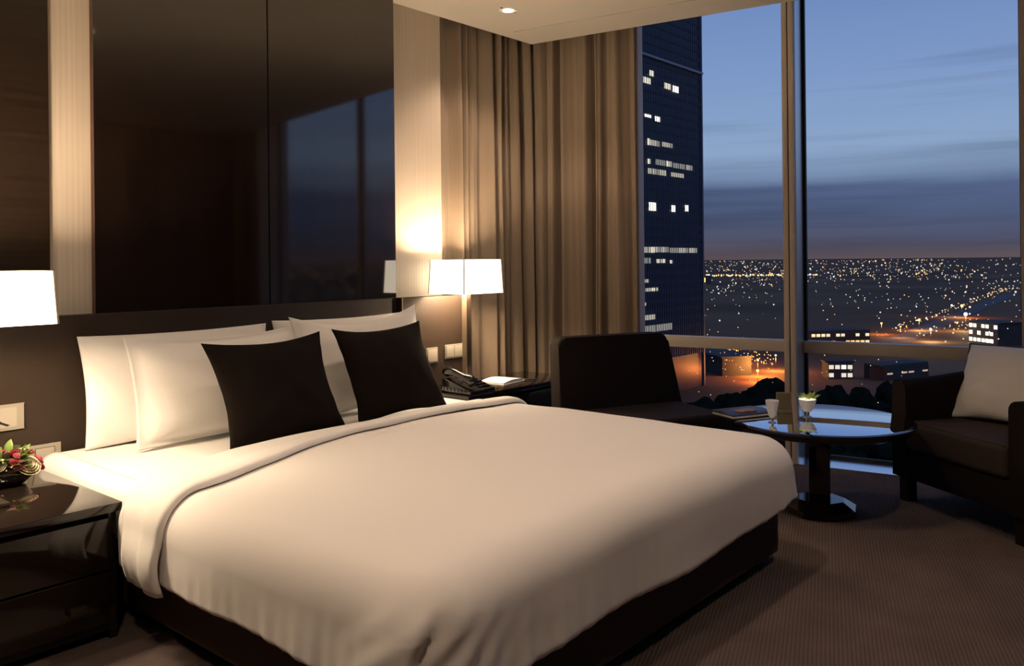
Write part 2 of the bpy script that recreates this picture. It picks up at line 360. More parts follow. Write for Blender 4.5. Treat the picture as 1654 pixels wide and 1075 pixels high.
# other lit buildings on the plain
def lit_hall(name, label, a, b, depth, h, mats, cols, rows, wh=.55, fill=.75, seed=0):
    """a low hall whose lit front runs from a to b (seen from the hotel side)"""
    rnd = random.Random(seed); a = Vector((*a, GZ)); b = Vector((*b, GZ)); d = b - a; L = d.length
    e = empty(name, a, math.atan2(d.y, d.x)); tag(e, label, 'building', 'lit halls in the city below')
    box('wall', 0, L, 0, depth, 0, h, 'concrete', e) ; box('roof', -.8, L + .8, -.8, depth + .8, h, h + .6, 'concrete', e)
    cw = L / cols; ch = h / rows
    for i in range(cols):
        for j in range(rows):
            if rnd.random() < fill:
                            box('window', i * cw + cw * .12, (i + 1) * cw - cw * .12, -.3, .05, j * ch + ch * (1 - wh) / 2, (j + 1) * ch - ch * (1 - wh) / 2, rnd.choice(mats), e)
    return e
lit_hall('long_hall', 'long low hall with a row of amber lights just above the right transom', (414.8, 130.8), (393.8, 151.2), -14, 10, ['cl_orange', 'cl_warm', 'lit2'], 12, 3, .4, .8, 1)
lit_hall('bright_hall', 'brilliantly lit white hall at the right edge of the city view', (479.7, 88.8), (492.2, 104.6), -16, 11, ['cl_hot', 'lit3', 'lit3'], 7, 3, .5, .8, 2)
lit_hall('shop_block', 'small shop block with white shopfronts below the right transom', (318.05, 106.4), (312.7, 113.7), -8, 6, ['lit3', 'cl_white', 'lit2'], 4, 2, .5, .8, 3)
lit_hall('low_hall', 'low hall with dim reddish front beside the armchair', (341.2, 86.3), (320.3, 95.3), -10, 5, ['cl_dim'], 6, 1, .12, .5, 4)
lit_hall('station_hall', 'orange lit station hall below the left transom', (306, 141), (330, 171), 12, 7, ['cl_orange', 'lit1', 'cl_dim'], 9, 2, .3, .55, 5)
lit_hall('distant_block', 'distant block with a row of yellow windows at the foot of the tower', (1405, 735), (1392, 790), -40, 14, ['cl_hot_orange', 'lit3', 'lit2'], 7, 1, .6, .8, 6)
# street lamps with visible bright heads
def street_lamp(x, y, h, rad, mat, label, glow=None):
    e = empty('street_lamp', (x, y, GZ)); tag(e, label, 'street lamp', 'bright lamps in the city below')
    tube('mast', [(0, 0, 0), (0, 0, h)], [.06, .04], 'concrete', e, 6)
    bm = bmesh.new(); bmesh.ops.create_icosphere(bm, subdivisions=2, radius=rad); bmesh.ops.translate(bm, verts=bm.verts, vec=(0, 0, h + rad * .6))
    finish('lamp_head', bm, mat, e, smooth=True)
    if glow: light('lamp_light', 'POINT', (0, 0, h - 1), glow[0], glow[1], e, shadow_soft_size=.6)
OR = (1, .42, .10); WH = (1, .80, .45)
for (x, y, h, rad, m, lb, gl) in [
    (288.4, 130.5, 6, .75, 'cl_hot_orange', 'deep orange lamp at the bottom of the lit station square', (9000, (1, .25, .05))),
    (303, 137, 9, .7, 'cl_hot_orange', 'orange lamp in the middle of the station square', (16000, OR)),
    (322, 138, 9, .5, 'cl_hot', 'pale lamp at the right of the station square', (16000, OR)),
    (336, 165, 9, .6, 'cl_hot', 'pale lamp at the top left of the station square', (14000, OR)),
    (560.6, 120.8, 14, 1.7, 'cl_hot', 'brightest white floodlight above the lit hall', (90000, WH)),
    (684, 149.8, 12, 1.6, 'cl_hot_orange', 'cluster of amber floodlights far down the road', (90000, OR)),
    (672, 142, 12, 1.0, 'cl_hot_orange', 'amber lamp right of the floodlight cluster', None),
    (690, 158, 12, 1.0, 'cl_hot', 'pale lamp left of the floodlight cluster', None),
    (512, 154.8, 9, .9, 'cl_hot_orange', 'amber street lamp left of the long road', (40000, OR)),
    (550, 144.2, 9, 1.2, 'cl_hot_orange', 'large amber street lamp beside the long road', (60000, OR)),
    (481, 120.4, 9, 1.0, 'cl_hot', 'white street lamp at the near end of the road', (50000, WH)),
    (494, 139.2, 9, .7, 'cl_hot_orange', 'small amber street lamp at the near end of the road', (25000, OR))]:
    street_lamp(x, y, h * .7, rad * .62, m, lb, (gl[0] * (1.0 if x < 340 else .22), gl[1]) if gl else None)
# scattered lights nobody could count
def octa(v, f, p, s):
    i = len(v); x, y, z = p
    v += [(x + s, y, z), (x - s, y, z), (x, y + s, z), (x, y - s, z), (x, y, z + s), (x, y, z - s)]
    f += [(i, i + 2, i + 4), (i + 2, i + 1, i + 4), (i + 1, i + 3, i + 4), (i + 3, i, i + 4), (i + 2, i, i + 5), (i + 1, i + 2, i + 5), (i + 3, i + 1, i + 5), (i, i + 3, i + 5)]
rc = random.Random(21)
fields = {k: ([], []) for k in ('cl_orange', 'cl_warm', 'cl_white', 'cl_dim')}
def add_light(d, a, m, s=1.0, h=8):
    x, y = d * math.cos(a), d * math.sin(a)
    v, f = fields[m]; octa(v, f, (x, y, GZ + h), d / 1345 * s)
for lo, hi, cnt, wts in ((5000, 16000, 1700, (2, 2, 1, 9)), (2000, 5000, 2600, (4, 4, 4, 4)), (900, 2000, 2600, (2, 4, 5, 3)), (520, 900, 1200, (1, 3, 5, 2)), (300, 520, 380, (1, 3, 4, 2))):
    for _ in range(cnt):
        u = rc.random(); d = 1 / (1 / lo + (1 / hi - 1 / lo) * u)
        a = rc.uniform(-1.15, 1.0)
        # lights come in patches, with dark parks and fields between them
        q = noise.noise(Vector((math.cos(a) * 9, math.sin(a) * 9, math.log(d) * 3.2)))
        if q < -.12 and rc.random() < .8: continue
        add_light(d, a, rc.choices(list(fields), wts)[0], rc.uniform(.45, 1.05) if rc.random() < .93 else rc.uniform(1.1, 1.6), rc.uniform(3, 14))
for k in range(90):      # the lit avenue left of the mullion
    a = .50 - k / 90 * .14 + rc.uniform(-.002, .002); add_light(1860 + rc.uniform(-70, 70), a, rc.choice(('cl_orange', 'cl_warm', 'cl_orange', 'cl_white')), rc.uniform(.9, 2.0), 10)
for k in range(70):      # lamps down the long road on the right
    t = k / 70; x = 420 + t * 700 + rc.uniform(-6, 6); y = 128 + t * 70 + rc.uniform(-4, 4); d = math.hypot(x, y); add_light(d, math.atan2(y, x), rc.choice(('cl_orange', 'cl_warm')), rc.uniform(.5, 1.1), 8)
for k in range(70):      # the station square
    x = rc.uniform(292, 345); y = rc.uniform(.43, .50) * x; add_light(math.hypot(x, y), math.atan2(y, x), rc.choice(('cl_orange', 'cl_orange', 'cl_warm', 'cl_dim')), rc.uniform(.5, 1.3), rc.uniform(3, 9))
for k in range(60):      # the works by the bright hall
    x = rc.uniform(455, 560); y = rc.uniform(.17, .29) * x; add_light(math.hypot(x, y), math.atan2(y, x), rc.choice(('cl_orange', 'cl_warm', 'cl_white')), rc.uniform(.6, 1.4), rc.uniform(4, 12))
for k in range(110):     # lamps among the near trees
    add_light(rc.uniform(190, 330), rc.uniform(-.4, .62), rc.choice(('cl_warm', 'cl_warm', 'cl_white', 'cl_dim')), rc.uniform(.5, .95), rc.uniform(12, 16))
for n_, (m, (v, f)) in zip(('amber', 'warm', 'white', 'dim reddish'), fields.items()):
    o = pydata('city_lights', v, f, m, fix=False); tag(o, 'countless tiny %s city lights scattered to the horizon' % n_, 'city lights', kind='stuff')
rd = pydata('road', [(400, 122, GZ + .2), (1150, 190, GZ + .2), (1150, 206, GZ + .2), (400, 136, GZ + .2)], [(0, 1, 2, 3)], 'road'); tag(rd, 'long lamp-lit road running off to the right', kind='structure')
# dark tree masses close below the hotel
ib = bmesh.new(); bmesh.ops.create_icosphere(ib, subdivisions=2, radius=1); ib.verts.ensure_lookup_table()
IV = [q.co.copy() for q in ib.verts]; IF = [tuple(q.index for q in f.verts) for f in ib.faces]; ib.free()
rt = random.Random(8); tv, tf = [], []
for _ in range(1300):
    d = rt.uniform(165, 275); a = rt.uniform(-.5, .55); s = rt.uniform(1.6, 3.6)
    if d * math.cos(a) > 158 and d * math.sin(a) > 112: continue
    n0 = len(tv)
    for q in IV:
        k = 1 + .5 * noise.noise(q * 2.6 + Vector((d, a * 9, 0)))
        tv.append((d * math.cos(a) + q.x * s * k, d * math.sin(a) + q.y * s * k, GZ + s * 1.2 + q.z * s * k * 1.1))
    tf += [tuple(n0 + i for i in f) for f in IF]
me = bpy.data.meshes.new('tree_canopy'); me.from_pydata(tv, [], tf); me.materials.append(MT['tree']); o = link(bpy.data.objects.new('tree_canopy', me))
tag(o, 'black mass of tree crowns below the hotel window', 'trees', kind='stuff')

# ------------------------------------------------------------------ curtains
def curtain(name, label, fn, length, z0, z1, waves, seed):
    """fn(s, d) -> xy for a point s along the track, d out of its plane"""
    NU, NV = 260, 26; rnd = random.Random(seed); v = []
    ph = [rnd.uniform(0, 6.28) for _ in range(6)]
    for j in range(NV + 1):
        t = j / NV; z = z0 + (z1 - z0) * t
        for i in range(NU + 1):
            u = i / NU
            uu = u + .026 * math.sin(u * 15 + ph[0] + (1 - t) * .9) + .012 * math.sin(u * 37 + ph[1] - (1 - t) * .7)
            w = math.sin(2 * PI * waves * uu + ph[2] + .5 * noise.noise(Vector((u * 6, t * 1.2, seed))))
            w2 = .25 * math.sin(2 * PI * waves * 2.3 * uu + ph[3] + (1 - t) * .8)
            amp = (.030 + .018 * math.sin(u * 17 + ph[4])) * (.85 + .35 * (1 - t))
            d = amp * (math.copysign(abs(w) ** .8, w) + w2) + .012 * noise.noise(Vector((u * 9, t * 2.5, seed + 3)))
            x, y = fn(u * length, d); v.append((x, y, z))
    f = []
    for j in range(NV):
        for i in range(NU):
            a = j * (NU + 1) + i; f.append((a, a + 1, a + NU + 2, a + NU + 1))
    o = pydata(name, v, f, 'curtain', smooth=True); md = o.modifiers.new('thick', 'SOLIDIFY'); md.thickness = .004; md.offset = 0
    return tag(o, label, 'curtain')
curtain('curtain', 'long taupe curtain hanging behind the right bedside lamp', lambda s, d: (3.60 + s, 3.70 + d), .875, .015, CZ + .24, 8.5, 3)
curtain('curtain', 'long taupe curtain hanging at the left end of the window', lambda s, d: wl(.085 - d, 1.80 - s), .805, .015, CZ + .24, 6.5, 7)

curtain('curtain', 'long taupe curtain at the far end of the window, seen in the wall panel', lambda s, d: wl(-.02 - d, -3.02 - s), .62, .015, CZ - .01, 6, 12)

# ------------------------------------------------------------------ bed
BX = 2.23
bed = empty('bed', (BX, 2.45, 0)); tag(bed, 'low king bed with dark brown upholstered base', 'bed')
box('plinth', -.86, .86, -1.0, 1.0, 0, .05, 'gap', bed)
box('base_side', -.945, -.885, -1.08, 1.06, .045, .33, 'base_fabric', bed, .012)
box('base_side', .885, .945, -1.08, 1.06, .045, .33, 'base_fabric', bed, .012)
box('base_foot', -.945, .945, -1.095, -1.035, .045, .33, 'base_fabric', bed, .012)
box('base_deck', -.885, .885, -1.035, 1.06, .06, .30, 'base_fabric', bed)
# mattress with fitted sheet, visible at the head end
bm = bmesh.new(); bbox(bm, -.965, .965, -1.06, 1.07, .315, .470, .05, 5)
mt_ = finish('mattress', bm, 'linen2', bed, angle=1.2)
# sheet drop beside the pillows
def sheet_drop():
    v, f = [], []; NU, NV = 30, 16
    for i in range(NU + 1):
        y = -.05 + 1.08 * i / NU
        for j in range(NV + 1):
            t = j / NV
            if t < .35: a = t / .35 * PI / 2; x = -.925 - .068 * math.sin(a); z = .4735 - .055 * (1 - math.cos(a))
            else: q = (t - .35) / .65; x = -.995 + .012 * q * math.sin(y * 34) ; z = .4185 - q * .115
            v.append((x, y, z + .004 * noise.noise(Vector((y * 6, t * 3, 1)))))
    for i in range(NU):
        for j in range(NV): a = i * (NV + 1) + j; f.append((a, a + 1, a + NV + 2, a + NV + 1))
    o = pydata('sheet_edge', v, f, 'linen2', bed, smooth=True); md = o.modifiers.new('t', 'SOLIDIFY'); md.thickness = .006; md.offset = 0
sheet_drop()

# duvet: a rounded shell over the mattress, open at the head end
DZ, DA, DYF, DYH, RR = .492, 1.03, 1.285, 2.70, .12
def top_z(x, y):
    u = (x - BX) / DA
    z = DZ + .022 * (1 - u * u) + .008 * noise.noise(Vector((x * 1.7, y * 1.7, 3))) + .004 * noise.noise(Vector((x * 5, y * 4, 9)))
    z += .012 * math.exp(-((y - 1.42) / .12) ** 2) * (1 - u * u)
    return z
outline = []   # (x, y, nx, ny, s)
def build_outline():
    rcn = .15; pts = []
    xl, xr = BX - DA, BX + DA
    n = 120
    for i in range(n + 1): pts.append((xl, DYH + (DYF + rcn - DYH) * i / n, -1, 0))
    for i in range(1, 26):
        a = PI + (PI / 2) * i / 26; pts.append((xl + rcn + rcn * math.cos(a), DYF + rcn + rcn * math.sin(a), math.cos(a), math.sin(a)))
    n = 130
    for i in range(n + 1): pts.append((xl + rcn + (xr - xl - 2 * rcn) * i / n, DYF, 0, -1))
    for i in range(1, 16):
        a = -PI / 2 + (PI / 2) * i / 16; pts.append((xr - rcn + rcn * math.cos(a), DYF + rcn + rcn * math.sin(a), math.cos(a), math.sin(a)))
    n = 50
    for i in range(n + 1): pts.append((xr, DYF + rcn + (DYH - DYF - rcn) * i / n, 1, 0))
    s = 0; o = []
    for i, p in enumerate(pts):
        if i: s += math.hypot(p[0] - pts[i - 1][0], p[1] - pts[i - 1][1])
        o.append((*p, s))
    return o
outline = build_outline()
S1 = DYH - DYF - .15; SC = S1 + .15 * PI / 4         # arc length of the foot-left corner
S2 = S1 + .15 * PI / 2 + 2 * DA - .30; SC2 = S2 + .15 * PI / 4
def hem_z(s):
    z = .235 + .012 * noise.noise(Vector((s * 2.2, 0, 5)))
    z -= .03 * math.exp(-((s - SC) / .22) ** 2)
    z += .045 * math.exp(-((s - SC2) / .25) ** 2)
    return z
def duvet():
    kin = [0, .12, .25, .38, .5, .6, .7, .78, .85, .9, .94, .97]
    NR, NS = 9, 22; v, f = [], []
    rows = len(kin) + NR + NS
    hx, hy = BX, DYH
    for (x, y, nx, ny, s) in outline:
        ix, iy = x - nx * RR, y - ny * RR
        for k in kin:
            px, py = hx + (ix - hx) * k, hy + (iy - hy) * k; v.append((px, py, top_z(px, py)))
        zt = top_z(ix, iy)
        near = math.exp(-((s - SC) / .42) ** 2); nearR = math.exp(-((s - SC2) / .3) ** 2)
        gath = .35 + 1.0 * near + .8 * nearR
        hz = hem_z(s)
        def disp(fr):
            """how far the hanging cloth stands out, fr = 0 at the top, 1 at the hem"""
            d = .012 * fr
            wv = math.sin(s * 46 + 2.2 * noise.noise(Vector((s * 5, fr, 2)))) * .55 + math.sin(s * 97 + 1.3 + fr) * .45
            d += .0085 * gath * max(0, fr - .3) ** 1.2 * wv + .012 * fr * noise.noise(Vector((s * 3, fr * 1.5, 7)))
            ds = s - (SC + .035 - .13 * fr)
            if -.22 < ds <= 0: d += .032 * sstep(.05, .6, fr) * sstep(-.22, -.005, ds)
            elif 0 < ds < .03: d += .032 * sstep(.05, .6, fr) * (1 - sstep(0, .03, ds))
            # finer creases running out of the tuck
            d += .004 * math.exp(-((s - SC) / .16) ** 2) * math.sin((s * 60 + fr * 22)) * sstep(.1, .4, fr)
            return d
        H = zt - hz
        for j in range(NR):
            a = (j / (NR - 1)) * PI / 2; fr = RR * (1 - math.cos(a)) / H; d = disp(fr) * math.sin(a)
            v.append((ix + nx * (RR * math.sin(a) + d), iy + ny * (RR * math.sin(a) + d), zt - RR * (1 - math.cos(a))))
        for j in range(1, NS + 1):
            q = j / NS; fr = (RR + (H - RR) * q) / H; d = disp(fr) - .008 * sstep(.93, 1, q)
            v.append((x + nx * d, y + ny * d, zt - RR - (H - RR) * q))
    R = rows
    for i in range(len(outline) - 1):
        for j in range(R - 1):
            a = i * R + j; f.append((a, a + 1, a + R + 1, a + R))
    bm = bmesh.new(); vs = [bm.verts.new(p) for p in v]
    for q in f: bm.faces.new([vs[i] for i in q])
    bmesh.ops.remove_doubles(bm, verts=bm.verts, dist=.0004)
    o = finish('duvet', bm, 'linen', None, smooth=True)
    md = o.modifiers.new('t', 'SOLIDIFY'); md.thickness = .014; md.offset = -1
    return tag(o, 'white cotton duvet spread over the bed and hanging over its foot', 'duvet')
dv = duvet()
# turned-down sheet band lying over the head end of the duvet
def band_surface(s, y, e):
    """s = signed distance across the bed from its centre line, over the edge and down"""
    sg = 1 if s > 0 else -1; a = abs(s); flat = DA - RR
    zt = top_z(BX + sg * flat, y)
    if a < flat: return (BX + s, y, top_z(BX + s, y) + e)
    a -= flat
    if a < RR * PI / 2:
        w = a / RR; return (BX + sg * (flat + (RR + e) * math.sin(w)), y, zt - RR + (RR + e) * math.cos(w))
    a -= RR * PI / 2
    return (BX + sg * (DA + e + .02 * math.sin(min(1, a / .17) * PI) - .01 * a), y, zt - RR - a)
def turned_sheet():
    NU, NV = 130, 26; SL, SR = -(DA - RR + RR * PI / 2 + .165), (DA - RR + RR * PI / 2 + .12); v = []
    for i in range(NU + 1):
        s = SL + (SR - SL) * i / NU; x = s / DA
        xx = max(-1.15, min(1, x))
        ylow = 2.72 - .06 * sstep(.6, -.2, xx) - .25 * sstep(-.1, -1.0, xx) - .03 * sstep(.6, 1, xx)
        yup = 2.95 - .10 * sstep(1, -.2, xx) - .14 * sstep(-.2, -.95, xx) - .09 * sstep(-.9, -1.15, x)
        for j in range(NV + 1):
            t = j / NV; y = ylow + (yup - ylow) * t
            e = .008 + .010 * math.sin(PI * min(1, t * 2.2)) ** .7 * (1 if t < .4545 else 0) + (.0 if t < .4545 else .0) + .004 * noise.noise(Vector((s * 4, t * 4, 3)))
            e += .004 * (1 - t)
            e -= .022 * sstep(2.76, 2.9, y)
            if t == 0: e = .003
            p = band_surface(s, y, e); v.append(p)
    f = []
    for i in range(NU):
        for j in range(NV): a = i * (NV + 1) + j; f.append((a, a + 1, a + NV + 2, a + NV + 1))
    o = pydata('turned_down_sheet', v, f, 'linen2', None, smooth=True)
    md = o.modifiers.new('t', 'SOLIDIFY'); md.thickness = .008; md.offset = 1
    return tag(o, 'white top sheet turned down in a band across the bed below the pillows', 'sheet')
turned_sheet()

# pillows
def pillow(name, label, w, h, t, loc, lean, rz, mat, pinch=.07, flange=0, seed=0, sag=0, roll=0, group=None, cat='pillow', piping=None, power=2.0):
    n = 34; v, f = [], []
    def pt(u, vv, sgn):
        x = w / 2 * u * (1 - pinch * (1 - vv * vv)); y = h / 2 * vv * (1 - pinch * 1.1 * (1 - u * u))
        y -= sag * (1 - u * u) * max(0, vv)
        uu = min(1, abs(u) / (1 - flange)) if flange else abs(u); v2 = min(1, abs(vv) / (1 - flange * w / h * .6)) if flange else abs(vv)
        th = t / 2 * (max(0, (1 - uu ** power) * (1 - v2 ** power)) ** .55)
        wr = .006 * noise.noise(Vector((u * 3 + seed, vv * 3, sgn))) * (1 if th > .003 else 0)
        cornerwr = .004 * math.sin((u * 9 + vv * 9 * (1 if seed % 2 else -1)) * 1.4) * (abs(u) * abs(vv)) ** 2 * (1 if th > .002 else 0)
        z = sgn * (th + .002) + wr + cornerwr + .010 * noise.noise(Vector((u * 1.3 + seed * 3, vv * 1.1, 5))) 
        return (x, y + h / 2, z)
    g = [i / (n / 2) - 1 for i in range(n + 1)]
    g = [math.copysign(1 - (1 - abs(q)) ** 1.25, q) for q in g]
    for sgn in (1, -1):
        for vv in g:
            for u in g: v.append(pt(u, vv, sgn))
    m = n + 1
    for j in range(n):
        for i in range(n):
            a = j * m + i; f.append((a, a + 1, a + m + 1, a + m)); b = a + m * m; f.append((b + m, b + m + 1, b + 1, b))
    ring = [i for i in range(m)] + [j * m + n for j in range(1, m)] + [n * m + i for i in range(n - 1, -1, -1)] + [j * m for j in range(n - 1, 0, -1)]
    for k in range(len(ring)):
        a, b = ring[k], ring[(k + 1) % len(ring)]; f.append((a, a + m * m, b + m * m, b))
    o = pydata(name, v, f, mat, None, smooth=True)
    rp_pts = [((Vector(v[a]) + Vector(v[a + m * m])) / 2) for a in ring]
    o.rotation_euler = (PI / 2 - lean, roll, rz); o.rotation_mode = 'XYZ'; o.location = loc
    if piping:
        tube('piping', rp_pts, .0065, piping, o, 6, True)
    return tag(o, label, cat, group)
MZ = .478
WP = 'white pillows along the headboard'
pillow('pillow', 'large white pillow at the back left against the headboard', .86, .45, .14, (1.815, 3.415, MZ - .005), .16, 0, 'linen2', .04, 0, 1, 0, 0, WP)
pillow('pillow', 'white pillow at the back right, its top corner showing between the others', .86, .46, .14, (2.71, 3.415, MZ - .005), .16, 0, 'linen2', .05, 0, 2, 0, .0, WP)
pillow('pillow', 'front left white pillow with a seamed edge, behind a dark cushion', .81, .45, .145, (1.895, 3.21, MZ), .24, .0, 'linen2', .05, .10, 3, .02, 0, WP, power=3.2)
pillow('pillow', 'front right white pillow with one raised pointed corner, behind a dark cushion', .80, .50, .15, (2.675, 3.205, MZ), .24, 0, 'linen2', .08, .03, 4, .045, -.03, WP)
DC = 'dark scatter cushions on the bed'
pillow('cushion', 'dark brown scatter cushion standing on the left side of the bed', .57, .46, .15, (1.975, 2.88, .474), .42, .03, 'dark_cotton', .12, 0, 5, 0, -.01, DC, 'cushion')
pillow('cushion', 'dark brown scatter cushion standing on the right side of the bed', .56, .46, .15, (2.615, 2.91, .482), .42, .03, 'dark_cotton', .12, 0, 6, 0, -.01, DC, 'cushion')

# ------------------------------------------------------------------ nightstands
def nightstand(label, x0, x1, y0, y1, ztop, ndraw):
    cx_ = (x0 + x1) / 2; e = empty('nightstand', (cx_, y1, 0)); tag(e, label, 'nightstand', 'dark glossy nightstands')
    hw = (x1 - x0) / 2; d = y1 - y0
    box('top', -hw, hw, -d, 0, ztop - .028, ztop, 'gloss_black', e, .003)
    box('side_panel', -hw + .012, -hw + .036, -d + .02, -.005, .0, ztop - .028, 'gloss_black', e)
    box('side_panel', hw - .036, hw - .012, -d + .02, -.005, .0, ztop - .028, 'gloss_black', e)
    box('back_panel', -hw + .036, hw - .036, -.025, -.005, .03, ztop - .028, 'black_wood', e)
    box('bottom_panel', -hw + .036, hw - .036, -d + .02, -.025, .03, .05, 'black_wood', e)
    hh = (ztop - .028 - .05 - .015) / ndraw
    for k in range(ndraw):
        z0 = .055 + k * hh
        dr = box('drawer', -hw + .04, hw - .04, -d + .008, -.05, z0, z0 + hh - .008, 'gloss_black', e, .003)
        kn = bmesh.new(); bbox(kn, hw - .165, hw - .115, -d - .012, -d + .009, z0 + hh * .42 - .012, z0 + hh * .42 + .012, .003); bbox(kn, hw - .15, hw - .13, -d - .004, -d + .012, z0 + hh * .42 - .006, z0 + hh * .42 + .006)
        if k == 0: finish('handle', kn, 'bronze', dr)
        else: kn.free()
    return e
nightstand('dark glossy nightstand on the left carrying the flowers', .30, 1.216, 2.72, 3.53, .437, 2)
nightstand('dark glossy nightstand on the right carrying the telephone', 3.235, 4.20, 3.10, 3.53, .478, 2)

# ------------------------------------------------------------------ bedside lamps
def bedside_lamp(label, cx_, cy_, zt, zb, zbase, w, d, energy):
    e = empty('bedside_lamp', (cx_, cy_, zbase)); tag(e, label, 'lamp', 'bedside lamps with boxy white shades')
    zt -= zbase; zb -= zbase
    # shade: four tapering walls with thickness, open above and below
    o = [(-w / 2, -d / 2), (w / 2, -d / 2), (w / 2, d / 2), (-w / 2, d / 2)]; tp = .945; v, f = [], []
    for sc_, z in ((1, zb), (tp, zt), (tp - .018, zt), (1 - .018, zb)):
        for x, y in o: v.append((x * sc_, y * sc_, z))
    for r_ in range(4):
        for k in range(4): f.append((r_ * 4 + k, r_ * 4 + (k + 1) % 4, ((r_ + 1) % 4) * 4 + (k + 1) % 4, ((r_ + 1) % 4) * 4 + k))
    sh = pydata('lamp_shade', v, f, 'shade', e)
    for x, y in o: tube('seam', [(x * 1.003, y * 1.003, zb), (x * tp * 1.003, y * tp * 1.003, zt)], .0035, 'shade_seam', sh, 6)
    bmf = bmesh.new(); bbox(bmf, -w / 2 + .012, w / 2 - .012, -.004, .004, zb + .015, zb + .02); bbox(bmf, -.004, .004, -d / 2 + .012, d / 2 - .012, zb + .015, zb + .02)
    finish('shade_frame', bmf, 'bronze', sh)
    box('base_plate', -.055, .055, -.055, .055, 0, .014, 'bronze', e, .003)
    box('pole', -.012, .022, -.014, .014, .012, zb + .05, 'bronze', e, .002)
    box('pole_highlight', -.024, -.012, -.014, .014, .012, zb + .05, 'edge_highlight', e, .001)  # highlight down the pole's left side, put in as a pale strip
    bm = bmesh.new(); bmesh.ops.create_uvsphere(bm, u_segments=16, v_segments=10, radius=.03); bmesh.ops.translate(bm, verts=bm.verts, vec=(0, 0, zb + .09))
    finish('bulb', bm, 'bulb', e, smooth=True)
    light('bulb_light', 'POINT', (0, 0, zb + .09), energy, WARM, e, shadow_soft_size=.055)
    return e
bedside_lamp('boxy white lit lamp on the right nightstand in front of the curtain', 3.52, 3.384, 1.213, 1.017, .478, .33, .285, 70)
bedside_lamp('boxy white lit lamp at the left edge above the flowers', .908, 3.0, 1.185, 1.015, .437, .335, .30, 98)

# ------------------------------------------------------------------ ceiling downlights
def downlight(label, x, y, energy, rot=(0, 0, 0), size=1.9):
    e = empty('downlight', (x, y, CZ)); tag(e, label, 'downlight', 'recessed ceiling downlights')
    lathe('trim_ring', [(.032, .0), (.034, -.004), (.052, -.005), (.055, 0.0)], 'white_metal', e, 28)
    lathe('lamp_glass', [(.001, -.0075), (.030, -.0065), (.032, 0.0)], 'bulb', e, 24)
    for s in (-1, 1): box('spring_clip', s * .06 - .006, s * .06 + .006, -.004, .004, -.004, 0, 'bronze', e)
    light('spot_light', 'SPOT', (0, 0, -.02), energy, DOWN, e, rot, spot_size=size, spot_blend=.6, shadow_soft_size=.05)
downlight('round ceiling downlight above the right nightstand by the curtains', 3.736, 3.223, 40)
downlight('ceiling downlight above the middle of the bed', 2.25, 1.7, 62)
downlight('ceiling downlight in front of the bed foot', 2.7, .3, 48)
downlight('ceiling downlight above the left nightstand', .7, 3.0, 30)
downlight('ceiling downlight behind the viewer', .1, 1.0, 85)

# ------------------------------------------------------------------ wall plates
HY = YB - .0885
def plate(name, label, x0, x1, z0, z1, cat='switch'):
    e = empty(name, ((x0 + x1) / 2, HY, z0)); tag(e, label, cat)
    w = (x1 - x0) / 2; h = z1 - z0
    box('plate_frame', -w, w, -.008, 0, 0, h, 'plate', e, .002)
    return e, w, h
e, w, h = plate('control_panel', 'ivory wall control panel with a black pointer mark above the switch plate', 1.02, 1.207, .577, .676, 'control panel')
box('inset', -w + .012, w - .03, -.0095, -.006, .012, h - .012, 'plate2', e); box('edge', w - .004, w, -.0095, -.002, .002, h - .002, 'gap', e)
pydata('pointer_mark', [(.0, -.0105, .045), (.012, -.0105, .034), (.04, -.0105, .020), (.03, -.0105, .016), (-.01, -.0105, .036), (0, -.0095, .045), (.012, -.0095, .034), (.04, -.0095, .020), (.03, -.0095, .016), (-.01, -.0095, .036)],
       [(0, 1, 2, 3, 4), (5, 6, 7, 8, 9), (0, 1, 6, 5), (1, 2, 7, 6), (2, 3, 8, 7), (3, 4, 9, 8), (4, 0, 5, 9)], 'gap', e)
e, w, h = plate('light_switch', 'wide ivory switch plate with square buttons behind the flowers', 1.035, 1.336, .409, .503)
for x0, x1 in ((-.105, -.04), (-.02, .035), (.058, .125)):
    b = box('button_gap', x0 - .003, x1 + .003, -.0085, -.004, .012, h - .012, 'plate_edge', e); box('button', x0, x1, -.0115, -.004, .015, h - .015, 'plate2', b, .0015)
e, w, h = plate('light_switch', 'square ivory switch plate beside the right dark cushion', 3.33, 3.420, .612, .702)
b = box('button_gap', -w + .006, w - .006, -.0085, -.004, .006, h - .006, 'plate_edge', e); box('button', -w + .008, w - .008, -.0115, -.004, .008, h - .008, 'plate2', b, .001)
e, w, h = plate('light_switch', 'double ivory switch plate under the right bedside lamp', 3.482, 3.655, .625, .708)
for x0, x1 in ((-w + .008, -.015), (-.011, w - .008)):
    b = box('button_gap', x0 - .002, x1 + .002, -.0085, -.004, .006, h - .006, 'plate_edge', e); box('button', x0, x1, -.0115, -.004, .008, h - .008, 'plate2', b, .001)

